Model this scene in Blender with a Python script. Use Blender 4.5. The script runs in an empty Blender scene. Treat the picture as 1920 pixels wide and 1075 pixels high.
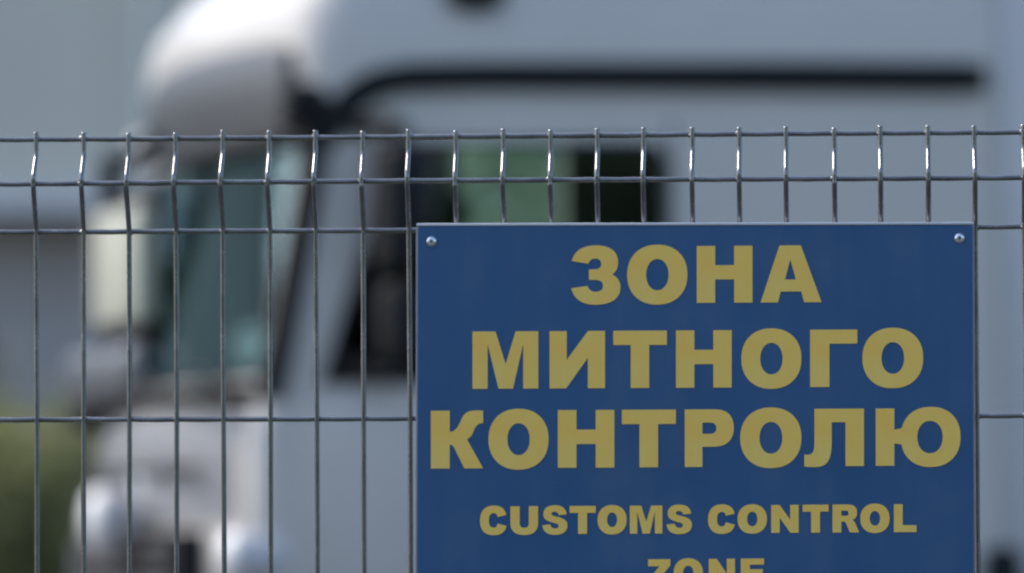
import bpy, bmesh, math, random
from mathutils import Vector, Matrix
random.seed(7)
R = math.radians
sc = bpy.context.scene
COL = sc.collection

# ------------------------------------------------------------------ camera
W_PX, H_PX = 1920.0, 1075.0
FOCAL, SENSOR = 200.0, 36.0
KPX = SENSOR / FOCAL / W_PX                      # radians per photograph pixel
CAM = Vector((0.0, 0.0, 1.60))
PITCH = (1001.0 - 537.5) * KPX
ROLL = R(-0.15)
camd = bpy.data.cameras.new('camera')
cam = bpy.data.objects.new('camera', camd); COL.objects.link(cam)
CROT = Matrix.Rotation(R(90) + PITCH, 3, 'X') @ Matrix.Rotation(ROLL, 3, 'Z')
cam.matrix_world = Matrix.Translation(CAM) @ CROT.to_4x4()
camd.lens = FOCAL; camd.sensor_width = SENSOR; camd.sensor_fit = 'HORIZONTAL'
camd.clip_start = 0.1; camd.clip_end = 5000
camd.dof.use_dof = True
camd.dof.focus_distance = 5.81
camd.dof.aperture_fstop = 4.0
camd.dof.aperture_blades = 0
sc.camera = cam

# ------------------------------------------------------------------ world, sun, exposure
SUN_DIR = Vector((-0.58, 0.27, 0.77)).normalized()       # towards the sun: left, a little behind the lorry, high
elev = math.asin(SUN_DIR.z); azim = math.atan2(SUN_DIR.x, SUN_DIR.y)
wd = bpy.data.worlds.new('World'); sc.world = wd; wd.use_nodes = True
nt = wd.node_tree; nt.nodes.clear()
sky = nt.nodes.new('ShaderNodeTexSky'); sky.sky_type = 'NISHITA'; sky.sun_disc = False
sky.sun_elevation = elev; sky.sun_rotation = azim; sky.air_density = 1.0; sky.dust_density = 2.5; sky.ozone_density = 1.0
bg = nt.nodes.new('ShaderNodeBackground'); bg.inputs['Strength'].default_value = 0.15
out = nt.nodes.new('ShaderNodeOutputWorld')
nt.links.new(sky.outputs[0], bg.inputs[0]); nt.links.new(bg.outputs[0], out.inputs[0])
sund = bpy.data.lights.new('sun', 'SUN'); sund.energy = 1.5; sund.angle = R(10); sund.color = (1.0, 0.95, 0.87)
sun = bpy.data.objects.new('sun', sund); COL.objects.link(sun)
sun.rotation_euler = SUN_DIR.to_track_quat('Z', 'Y').to_euler(); sun.location = (-20, 10, 40)
sc.view_settings.view_transform = 'Standard'; sc.view_settings.look = 'None'
sc.view_settings.gamma = 1.0; sc.view_settings.use_curve_mapping = False
sc.view_settings.exposure = 1.0
sc.cycles.use_denoising = True
sc.cycles.max_bounces = 8; sc.cycles.transparent_max_bounces = 12

# ------------------------------------------------------------------ helpers
def ray(px, py):
    d = Vector(((px - W_PX / 2) * KPX, (H_PX / 2 - py) * KPX, -1.0))
    return CROT @ d
def hit(px, py, p0, n):
    d = ray(px, py)
    return CAM + d * ((p0 - CAM).dot(n) / d.dot(n))

def link(name, me, mat=None, parent=None):
    o = bpy.data.objects.new(name, me); COL.objects.link(o)
    if mat is not None and me is not None and not me.materials: me.materials.append(mat)
    if parent is not None: o.parent = parent
    return o
def tag(o, label, cat, group=None):
    o['label'] = label; o['category'] = cat
    if group: o['group'] = group
    return o
def struct(o): o['kind'] = 'structure'; return o
def thing(name, label, cat, loc=(0, 0, 0), rz=0.0, group=None):
    o = bpy.data.objects.new(name, None); COL.objects.link(o)
    o.location = loc; o.rotation_euler = (0, 0, rz); o.empty_display_size = 0.1
    return tag(o, label, cat, group)
def mesh(bm, name, smooth=False):
    bmesh.ops.recalc_face_normals(bm, faces=bm.faces)
    me = bpy.data.meshes.new(name); bm.to_mesh(me); bm.free()
    if smooth:
        for p in me.polygons: p.use_smooth = True
    return me
def sharp(me, ang=35):
    for p in me.polygons: p.use_smooth = True
    me.set_sharp_from_angle(angle=R(ang)); return me
def box(bm, x0, x1, y0, y1, z0, z1, bev=0.0, seg=2):
    r = bmesh.ops.create_cube(bm, size=1.0)
    vs = r['verts']
    for v in vs:
        v.co = Vector((x0 + (v.co.x + .5) * (x1 - x0), y0 + (v.co.y + .5) * (y1 - y0), z0 + (v.co.z + .5) * (z1 - z0)))
    if bev > 0:
        es = {e for v in vs for e in v.link_edges}
        bmesh.ops.bevel(bm, geom=list(es), offset=bev, segments=seg, affect='EDGES', profile=0.5)
def boxmesh(name, *a, **k):
    bm = bmesh.new(); box(bm, *a, **k); return sharp(mesh(bm, name))
def prism(bm, pts, axis, a, b):
    """pts: 2-D polygon; axis 'y': (x,z) swept y=a..b ; 'x': (y,z) ; 'z': (x,y)"""
    def P(p, t):
        return {'y': (p[0], t, p[1]), 'x': (t, p[0], p[1]), 'z': (p[0], p[1], t)}[axis]
    A = [bm.verts.new(P(p, a)) for p in pts]; B = [bm.verts.new(P(p, b)) for p in pts]
    bm.faces.new(A); bm.faces.new(B[::-1])
    n = len(pts)
    for i in range(n): bm.faces.new((A[i], B[i], B[(i + 1) % n], A[(i + 1) % n]))
def prismmesh(name, pts, axis, a, b, bev=0.0):
    bm = bmesh.new(); prism(bm, pts, axis, a, b)
    if bev: bmesh.ops.bevel(bm, geom=list(bm.edges), offset=bev, segments=2, affect='EDGES', profile=.5)
    return sharp(mesh(bm, name))
def tube(bm, pts, rad, n=8, cap=True):
    pts = [Vector(p) for p in pts]; rings = []
    rad = rad if isinstance(rad, (list, tuple)) else [rad] * len(pts)
    up = Vector((0, 0, 1))
    t0 = (pts[1] - pts[0]).normalized()
    nrm = t0.cross(up)
    if nrm.length < 1e-3: nrm = Vector((1, 0, 0))
    nrm.normalize()
    for i, p in enumerate(pts):
        t = (pts[min(i + 1, len(pts) - 1)] - pts[max(i - 1, 0)]).normalized()
        nrm = (nrm - t * nrm.dot(t)).normalized(); b = t.cross(nrm)
        rings.append([bm.verts.new(p + (nrm * math.cos(2 * math.pi * k / n) + b * math.sin(2 * math.pi * k / n)) * rad[i]) for k in range(n)])
    for i in range(len(rings) - 1):
        for k in range(n):
            bm.faces.new((rings[i][k], rings[i][(k + 1) % n], rings[i + 1][(k + 1) % n], rings[i + 1][k]))
    if cap: bm.faces.new(rings[0][::-1]); bm.faces.new(rings[-1])
def lathe(bm, prof, n=24, axis='y', c=(0, 0, 0)):
    """prof: list of (radius, offset along axis)"""
    rings = []
    for r, h in prof:
        ring = []
        for k in range(n):
            a = 2 * math.pi * k / n; u, v = r * math.cos(a), r * math.sin(a)
            q = {'y': (u, h, v), 'x': (h, u, v), 'z': (u, v, h)}[axis]
            ring.append(bm.verts.new((q[0] + c[0], q[1] + c[1], q[2] + c[2])))
        rings.append(ring)
    for i in range(len(rings) - 1):
        for k in range(n): bm.faces.new((rings[i][k], rings[i][(k + 1) % n], rings[i + 1][(k + 1) % n], rings[i + 1][k]))
    bm.faces.new(rings[0][::-1]); bm.faces.new(rings[-1])
def lathemesh(name, prof, n=24, axis='y', c=(0, 0, 0)):
    bm = bmesh.new(); lathe(bm, prof, n, axis, c); return sharp(mesh(bm, name))

# ------------------------------------------------------------------ materials
def mat(name, col, rough=0.5, metal=0.0, var=0.0, scale=6.0, bump=0.0, bscale=60.0, coat=0.0, spec=0.5, col2=None, detail=4.0):
    m = bpy.data.materials.new(name); m.use_nodes = True
    n = m.node_tree; b = n.nodes['Principled BSDF']
    b.inputs['Base Color'].default_value = (*col, 1); b.inputs['Roughness'].default_value = rough
    b.inputs['Metallic'].default_value = metal; b.inputs['Specular IOR Level'].default_value = spec
    b.inputs['Coat Weight'].default_value = coat; b.inputs['Coat Roughness'].default_value = 0.08
    tc = n.nodes.new('ShaderNodeTexCoord')
    if var > 0 or col2:
        nz = n.nodes.new('ShaderNodeTexNoise'); nz.inputs['Scale'].default_value = scale; nz.inputs['Detail'].default_value = detail
        n.links.new(tc.outputs['Object'], nz.inputs['Vector'])
        rp = n.nodes.new('ShaderNodeValToRGB')
        c2 = col2 or tuple(c * (1 + var) for c in col)
        c1 = tuple(c * (1 - var) for c in col) if not col2 else col
        rp.color_ramp.elements[0].position = 0.3; rp.color_ramp.elements[1].position = 0.72
        rp.color_ramp.elements[0].color = (*c1, 1); rp.color_ramp.elements[1].color = (*c2, 1)
        n.links.new(nz.outputs['Fac'], rp.inputs['Fac']); n.links.new(rp.outputs['Color'], b.inputs['Base Color'])
        mr = n.nodes.new('ShaderNodeMapRange'); mr.inputs['To Min'].default_value = max(0.02, rough - .08); mr.inputs['To Max'].default_value = min(1, rough + .1)
        n.links.new(nz.outputs['Fac'], mr.inputs['Value']); n.links.new(mr.outputs[0], b.inputs['Roughness'])
    if bump > 0:
        n2 = n.nodes.new('ShaderNodeTexNoise'); n2.inputs['Scale'].default_value = bscale; n2.inputs['Detail'].default_value = 5
        n.links.new(tc.outputs['Object'], n2.inputs['Vector'])
        bp = n.nodes.new('ShaderNodeBump'); bp.inputs['Strength'].default_value = bump; bp.inputs['Distance'].default_value = 0.01
        n.links.new(n2.outputs['Fac'], bp.inputs['Height']); n.links.new(bp.outputs['Normal'], b.inputs['Normal'])
    return m
def glass(name, tint, rough=0.02, ior=1.5, coatc=(1, 1, 1)):
    m = bpy.data.materials.new(name); m.use_nodes = True; n = m.node_tree; n.nodes.clear()
    o = n.nodes.new('ShaderNodeOutputMaterial'); mx = n.nodes.new('ShaderNodeMixShader')
    t = n.nodes.new('ShaderNodeBsdfTransparent'); t.inputs[0].default_value = (*tint, 1)
    g = n.nodes.new('ShaderNodeBsdfGlossy'); g.inputs['Roughness'].default_value = rough; g.inputs['Color'].default_value = (*coatc, 1)
    f = n.nodes.new('ShaderNodeFresnel'); f.inputs['IOR'].default_value = ior
    n.links.new(f.outputs[0], mx.inputs[0]); n.links.new(t.outputs[0], mx.inputs[1]); n.links.new(g.outputs[0], mx.inputs[2])
    n.links.new(mx.outputs[0], o.inputs[0]); return m
def leafmat(name, c1, c2):
    m = bpy.data.materials.new(name); m.use_nodes = True; n = m.node_tree; b = n.nodes['Principled BSDF']
    o = n.nodes['Material Output']
    tc = n.nodes.new('ShaderNodeTexCoord'); nz = n.nodes.new('ShaderNodeTexNoise'); nz.inputs['Scale'].default_value = 1.7; nz.inputs['Detail'].default_value = 6
    n.links.new(tc.outputs['Object'], nz.inputs['Vector'])
    rp = n.nodes.new('ShaderNodeValToRGB'); rp.color_ramp.elements[0].color = (*c1, 1); rp.color_ramp.elements[1].color = (*c2, 1)
    rp.color_ramp.elements[0].position = .35; rp.color_ramp.elements[1].position = .65
    n.links.new(nz.outputs['Fac'], rp.inputs['Fac']); n.links.new(rp.outputs[0], b.inputs['Base Color']); b.inputs['Roughness'].default_value = .5
    tr = n.nodes.new('ShaderNodeBsdfTranslucent'); n.links.new(rp.outputs[0], tr.inputs[0])
    mx = n.nodes.new('ShaderNodeMixShader'); mx.inputs[0].default_value = .45
    n.links.new(b.outputs[0], mx.inputs[1]); n.links.new(tr.outputs[0], mx.inputs[2]); n.links.new(mx.outputs[0], o.inputs[0])
    return m

M = dict(
    wire=mat('galvanised_wire', (.205, .21, .22), .25, .82, var=.30, scale=28, bump=.03, bscale=300),
    post=mat('post_steel', (.24, .25, .26), .45, .6, var=.15, scale=9),
    blue=mat('blue_vinyl', (.020, .092, .222), .42, 0, var=.06, scale=5, bump=.02, bscale=250),
    gold=mat('yellow_vinyl', (.98, .58, .10), .45, 0, col2=(.95, .66, .14), scale=30),
    plate=mat('plate_back', (.22, .23, .28), .5, 0, var=.06, scale=20),
    trim=mat('trim_aluminium', (.62, .63, .66), .4, .3, var=.06, scale=20),
    screw=mat('zinc_screw', (.75, .77, .80), .28, .9),
    screwslot=mat('screw_slot', (.05, .05, .05), .6),
    paint=mat('lorry_paint', (.57, .54, .505), .32, 0, var=.04, scale=1.5, coat=.10),
    palefill=mat('pale_fill_cloth', (.70, .70, .64), .9, 0, var=.08, scale=12),
    gapm=mat('gap_rubber_grey', (.47, .48, .47), .7),
    frontp=mat('front_panel_grey', (.50, .515, .54), .35, 0, var=.05, coat=.3),
    mirr_w=mat('mirror_cover_pale', (.46, .47, .385), .4, 0, var=.04),
    leaf3=leafmat('young_leaf', (.24, .35, .28), (.46, .54, .40)),
    mirr_grey=mat('mirror_shell_grey', (.13, .14, .155), .35, 0, coat=.2),
    fair=mat('fairing_paint', (.54, .53, .53), .4, 0, var=.05, scale=2, coat=.2),
    white=mat('white_plastic', (.74, .74, .72), .35, 0, var=.03),
    black=mat('black_plastic', (.011, .012, .014), .62, 0, var=.2, scale=20, spec=.2),
    rubber=mat('black_rubber', (.018, .018, .019), .75, 0, bump=.2, bscale=80),
    visor=mat('visor_plastic', (.042, .045, .052), .42, 0),
    steel=mat('chassis_steel', (.06, .06, .065), .55, .2, var=.2),
    alu=mat('bright_alloy', (.62, .63, .64), .3, .85),
    lens=mat('lamp_lens', (.82, .82, .80), .12, 0, coat=.6),
    mirror=mat('mirror_glass', (.85, .87, .88), .03, 1.0),
    cloth=mat('seat_cloth', (.02, .02, .024), .95, 0, bump=.3),
    dash=mat('dash_plastic', (.03, .03, .033), .7, 0, bump=.1),
    card=mat('paper_card', (.78, .80, .74), .7, 0),
    gw=glass('windscreen_glass', (.70, .86, .86), ior=1.68, coatc=(.74, 1.0, 1.0)),
    gd=glass('door_glass', (.86, .92, .90), ior=1.33),
    asphalt=mat('asphalt', (.055, .055, .058), .9, 0, var=.25, scale=3, bump=.4, bscale=150, detail=10),
    grass=mat('verge_grass', (.05, .075, .022), .95, 0, col2=(.10, .11, .04), scale=8, bump=.5, bscale=60),
    kerb=mat('kerb_concrete', (.38, .37, .35), .9, 0, var=.15, scale=9, bump=.3),
    paintline=mat('road_paint', (.72, .72, .70), .7, 0, var=.1, scale=12),
    clad=mat('wall_cladding', (.60, .585, .505), .55, 0, var=.05, scale=.35),
    dark=mat('dark_cladding', (.40, .37, .37), .6, 0, var=.15, scale=.6),
    wglass=mat('window_glass', (.05, .06, .07), .08, 0, coat=.5),
    bark=mat('bark', (.09, .07, .05), .9, 0, var=.3, scale=20, bump=.6, bscale=40),
    leaf=leafmat('shrub_leaf', (.20, .215, .095), (.33, .35, .16)),
    leaf2=leafmat('tree_leaf', (.030, .085, .045), (.085, .165, .085)),
    trailer=mat('trailer_tarp', (.52, .54, .56), .55, 0, var=.05, scale=1.2),
    red=mat('lamp_red', (.45, .02, .02), .2, 0, coat=.5),
)

def grime(m, amount, dust=(.30, .29, .27), sx=26.0, sz=1.6):
    """rain-washed dust: streaks that run down the surface plus fine speckle"""
    n = m.node_tree; b = n.nodes['Principled BSDF']; src = b.inputs['Base Color'].links[0].from_socket
    tc = n.nodes.new('ShaderNodeTexCoord'); mp = n.nodes.new('ShaderNodeMapping'); mp.inputs['Scale'].default_value = (sx, 1, sz)
    nz = n.nodes.new('ShaderNodeTexNoise'); nz.inputs['Scale'].default_value = 1.0; nz.inputs['Detail'].default_value = 6
    n.links.new(tc.outputs['Object'], mp.inputs[0]); n.links.new(mp.outputs[0], nz.inputs['Vector'])
    n2 = n.nodes.new('ShaderNodeTexNoise'); n2.inputs['Scale'].default_value = 14; n2.inputs['Detail'].default_value = 8
    n.links.new(tc.outputs['Object'], n2.inputs['Vector'])
    mu = n.nodes.new('ShaderNodeMath'); mu.operation = 'MULTIPLY'; n.links.new(nz.outputs['Fac'], mu.inputs[0]); n.links.new(n2.outputs['Fac'], mu.inputs[1])
    mr = n.nodes.new('ShaderNodeMapRange'); mr.inputs['From Min'].default_value = .18; mr.inputs['From Max'].default_value = .42; mr.inputs['To Max'].default_value = amount
    n.links.new(mu.outputs[0], mr.inputs['Value'])
    mx = n.nodes.new('ShaderNodeMix'); mx.data_type = 'RGBA'
    n.links.new(mr.outputs[0], mx.inputs[0]); n.links.new(src, mx.inputs[6]); mx.inputs[7].default_value = (*dust, 1)
    n.links.new(mx.outputs[2], b.inputs['Base Color'])
grime(M['blue'], .09); grime(M['gold'], .08, (.45, .43, .36)); grime(M['paint'], .10, (.34, .32, .29), 3.0, .5)
grime(M['clad'], .25, (.36, .34, .30), 1.2, .15); grime(M['wire'], .35, (.16, .15, .14), 60, 14)

# ------------------------------------------------------------------ ground
def sheet(name, x0, x1, y0, y1, z, m, nx=1, ny=1):
    bm = bmesh.new()
    g = [[bm.verts.new((x0 + (x1 - x0) * i / nx, y0 + (y1 - y0) * j / ny, z)) for j in range(ny + 1)] for i in range(nx + 1)]
    for i in range(nx):
        for j in range(ny): bm.faces.new((g[i][j], g[i + 1][j], g[i + 1][j + 1], g[i][j + 1]))
    return struct(link(name, mesh(bm, name), m))
sheet('ground', -1500, 1500, -1200, 3000, -0.004, M['grass'], 4, 4)
sheet('lorry_yard', -60, 60, 7.6, 44, 0.0, M['asphalt'])
sheet('pavement', -40, 40, -4, 5.4, 0.004, M['asphalt'])
struct(link('kerb', boxmesh('kerb', -60, 60, 7.45, 7.6, -.1, .12, bev=.012), M['kerb']))
sheet('bay_line', -20, 20, 13.2, 13.32, .004, M['paintline'])

# ------------------------------------------------------------------ fence
TH = R(3.5)
FN = Vector((-math.sin(TH), -math.cos(TH), 0))            # towards the camera
FX = Vector((math.cos(TH), -math.sin(TH), 0))
F0 = Vector((0, 6.05, 0))
def fpt(px, py, off=0.0):
    """pixel -> (x along the fence, z), on the fence plane or off metres in front of it"""
    p = hit(px, py, F0 + FN * off, FN)
    return ((p - F0).dot(FX), p.z)
fence = thing('wire_mesh_fence', 'grey welded wire mesh fence with a folded top edge in the foreground', 'fence', F0, -TH)
WR = 0.0027
xa = fpt(68, 520)[0]; xb = fpt(1831, 520)[0]; PITCHW = (xb - xa) / 20.0
zt = fpt(960, 243)[1]                                     # top ends of the vertical wires
zpx = lambda y: fpt(960, y)[1]
def fold(z, ztop):
    """forward offset (towards the camera) of a vertical wire at height z for a fold that starts at ztop"""
    pass
DEP = 0.0205
def fold_pts(z_top):
    # (z, y): straight, out towards the camera, back to the plane
    a, b, c, d = z_top - .0225, z_top - .0475, z_top - .057, z_top - .102
    def rnd(p, q, r, n=3, s=.007):
        p, q, r = Vector(p), Vector(q), Vector(r)
        A = q + (p - q).normalized() * s; B = q + (r - q).normalized() * s
        return [tuple((A * (1 - t) ** 2 + q * 2 * t * (1 - t) + B * t * t)) for t in [i / n for i in range(n + 1)]]
    P = [(z_top, 0), (a, 0), (b + .001, -DEP), (c - .001, -DEP), (d, 0), (d - .03, 0)]
    o = []
    for i in range(1, 5): o += rnd(P[i - 1], P[i], P[i + 1], s=.0026 if i in (1, 4) else .0022)
    return o
folds = [zt - .002, zt - .81, zt - 1.62]
path = [(0, 0, zt)]
for f in folds:
    path += [(0, y, z) for z, y in fold_pts(f)]
path.append((0, 0, .02))
vme = []
for v in range(9):                                        # a few slightly different wires, shared by the rest
    rr = random.Random(v); bm = bmesh.new()
    pp = []; kd = rr.uniform(.9, 1.08); kz = rr.uniform(-.0012, .0012)
    for i, (x, y, z) in enumerate(path):
        wob = .0003 * math.sin(z * 11 + v * 1.7)
        pp.append((wob, y * kd * (1 + rr.uniform(-.02, .02)), z + kz))
    # extra points on the long straights so they can waver
    q = []
    for i in range(len(pp) - 1):
        q.append(pp[i]); L = abs(pp[i][2] - pp[i + 1][2])
        if .004 < L <= .12:
            for t in (.0016 / L, 1 - .0016 / L): q.append(tuple(pp[i][m] * (1 - t) + pp[i + 1][m] * t for m in range(3)))
        for k in range(1, int(L / .12) + 1):
            t = k / (int(L / .12) + 1); z = pp[i][2] * (1 - t) + pp[i + 1][2] * t
            q.append((.0003 * math.sin(z * 11 + v * 1.7), pp[i][1] * (1 - t) + pp[i + 1][1] * t, z))
    q.append(pp[-1])
    tube(bm, q, WR, 8); me = mesh(bm, 'vertical_wire', True); me.materials.append(M['wire']); vme.append(me)
LEAN = R(0.16)
i0 = -11
for i in range(-10, 31):
    o = link('vertical_wire', vme[random.randrange(9)], None, fence)
    x = xa + PITCHW * i
    o.location = (x + random.uniform(-.0006, .0006) + math.tan(LEAN) * zpx(520), 0, 0)
    o.rotation_euler = (0, -LEAN + random.uniform(-.0008, .0008), 0)
    o.rotation_euler = (0, -(LEAN + random.uniform(-.0006, .0006)), 0)
X0, X1 = xa - PITCHW * 10.3, xa + PITCHW * 30.3
hz = [(zpx(y), off) for y, off in ((257 - 2, 0), (341 - 0, -DEP), (433 - 2, 0))]
z = zpx(784)
hz.append((z, 0))
zz = z - .2
hlist = list(hz)
for f in folds[1:]:
    hlist += [(f - .007, 0), (f - .053, -DEP), (f - .104, 0)]
for k in range(1, 10):
    zq = z - .2 * k
    if zq > .03 and all(abs(zq - h[0]) > .03 for h in hlist): hlist.append((zq, 0))
for j, (zq, off) in enumerate(hlist):
    bm = bmesh.new(); pts = []
    n = 82
    for k in range(n + 1):
        x = X0 + (X1 - X0) * k / n
        pts.append((x, off + WR * 2.1, zq + .0004 * math.sin(x * 5 + j * 2) + (.0004 if k % 2 else 0)))
    tube(bm, pts, WR * 1.04, 8); hw_ = link('horizontal_wire', mesh(bm, 'horizontal_wire', True), M['wire'], fence)
    bm = bmesh.new()
    for i in range(-10, 31):
        xx = xa + PITCHW * i - math.tan(LEAN) * (zq - zpx(520)) + random.uniform(-.0006, .0006)
        mt = Matrix.Translation((xx, off + WR * 1.0, zq + random.uniform(-.001, .001))) @ Matrix.Diagonal((.0040 * random.uniform(.85, 1.25), .0030, .0040 * random.uniform(.85, 1.25), 1))
        bmesh.ops.create_icosphere(bm, subdivisions=1, radius=1.0, matrix=mt)
    wb_ = link('weld_beads', mesh(bm, 'weld_beads', True), M['wire'], hw_); wb_['kind'] = 'stuff'
for x in (X0 - .03, X1 + .03):
    bm = bmesh.new(); box(bm, x - .03, x + .03, .02, .06, 0, zt + .03, bev=.004)
    p = link('post', sharp(mesh(bm, 'post')), M['post'], fence)
    bm = bmesh.new(); box(bm, x - .032, x + .032, .018, .062, zt + .026, zt + .04, bev=.004)
    link('post_cap', sharp(mesh(bm, 'post_cap')), M['black'], p)
    for zc in (.3, .9, 1.5, 1.95):
        bm = bmesh.new(); box(bm, x - .045, x + .045, -.010, .024, zc - .02, zc + .02, bev=.003)
        link('clamp', sharp(mesh(bm, 'clamp')), M['post'], p)

# ------------------------------------------------------------------ sign
SOFF = .0105                                              # blue face, metres in front of the fence plane
def spt(px, py): return fpt(px, py, SOFF)
tl, tr = spt(780, 421), spt(1827, 418.5)
bl = spt(785.5, 1075)
SW = tr[0] - tl[0]; SH = SW * .70
STILT = math.atan2(tr[1] - tl[1], SW)
sign_loc = F0 + FX * tl[0] + FN * SOFF + Vector((0, 0, tl[1]))
sign = thing('customs_sign', 'blue rectangular sign with yellow capital lettering screwed to the mesh fence', 'sign', sign_loc, -TH)
sign.rotation_euler = (0, -STILT, -TH)
def sl(px, py):
    x, z_ = spt(px, py); x -= tl[0]; z_ -= tl[1]
    c, s = math.cos(STILT), math.sin(STILT)
    return (x * c + z_ * s, -x * s + z_ * c)
# back plate with a bevelled bright edge, blue face laid on it
bm = bmesh.new(); box(bm, 0, SW, .0012, .0052, -SH, 0, bev=.0011, seg=2)
link('back_plate', sharp(mesh(bm, 'back_plate')), M['plate'], sign)
def rrect(x0, x1, z0, z1, r, n=5):
    o = []
    for cx, cz, a0 in ((x1 - r, z1 - r, 0), (x0 + r, z1 - r, 90), (x0 + r, z0 + r, 180), (x1 - r, z0 + r, 270)):
        for k in range(n + 1):
            a = R(a0 + 90 * k / n); o.append((cx + r * math.cos(a), cz + r * math.sin(a)))
    return o
face = link('sign_face', prismmesh('sign_face', rrect(.0022, SW - .0022, -SH + .002, -.0022, .004), 'y', 0, .0013), M['blue'], sign)
# edge lip on top: the turned edge of the plate that catches the sky
lip = bmesh.new(); box(lip, .0005, SW - .0005, -.0012, .006, -.0018, .0012, bev=.0008)
link('edge_trim', sharp(mesh(lip, 'edge_trim')), M['trim'], sign)

# --- letters (outlines in a 0..100 box, y down; curves sampled)
def path2poly(s):
    t = s.replace(',', ' ').split(); out, cur, i, cmd = [], [], 0, None
    while i < len(t):
        if t[i] in 'MLCZ':
            cmd = t[i]; i += 1
            if cmd == 'Z': out.append(cur); cur = []
            continue
        if cmd in 'ML': cur.append((float(t[i]), float(t[i + 1]))); i += 2
        else:
            a = cur[-1]; b, c, d = [(float(t[i + k]), float(t[i + k + 1])) for k in (0, 2, 4)]; i += 6
            for k in range(1, 9):
                u = k / 8; v = 1 - u
                cur.append(tuple(v**3 * a[m] + 3 * v * v * u * b[m] + 3 * v * u * u * c[m] + u**3 * d[m] for m in (0, 1)))
    return out
def sup(x0, x1, y0, y1, n=2.2, N=56, a0=0.0, a1=360.0):
    o = []
    for k in range(N):
        a = R(a0 + (a1 - a0) * k / (N if a1 - a0 >= 360 else N - 1)); c, s = math.cos(a), math.sin(a)
        o.append(((x0 + x1) / 2 + (x1 - x0) / 2 * math.copysign(abs(c) ** (2 / n), c), (y0 + y1) / 2 - (y1 - y0) / 2 * math.copysign(abs(s) ** (2 / n), s)))
    return o
def yu():
    O = sup(29.5, 100, -2.5, 102.5, 2.2, 120, 180, -180)      # starts at the left, over the top
    O = [p for p in O if not (p[0] < 45 and 37 < p[1] < 61)]
    return [[(0, 0), (22, 0), (22, 37)] + O + [(22, 61), (22, 100), (0, 100)], sup(49, 79, 22, 78.5, 2.1)]
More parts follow.
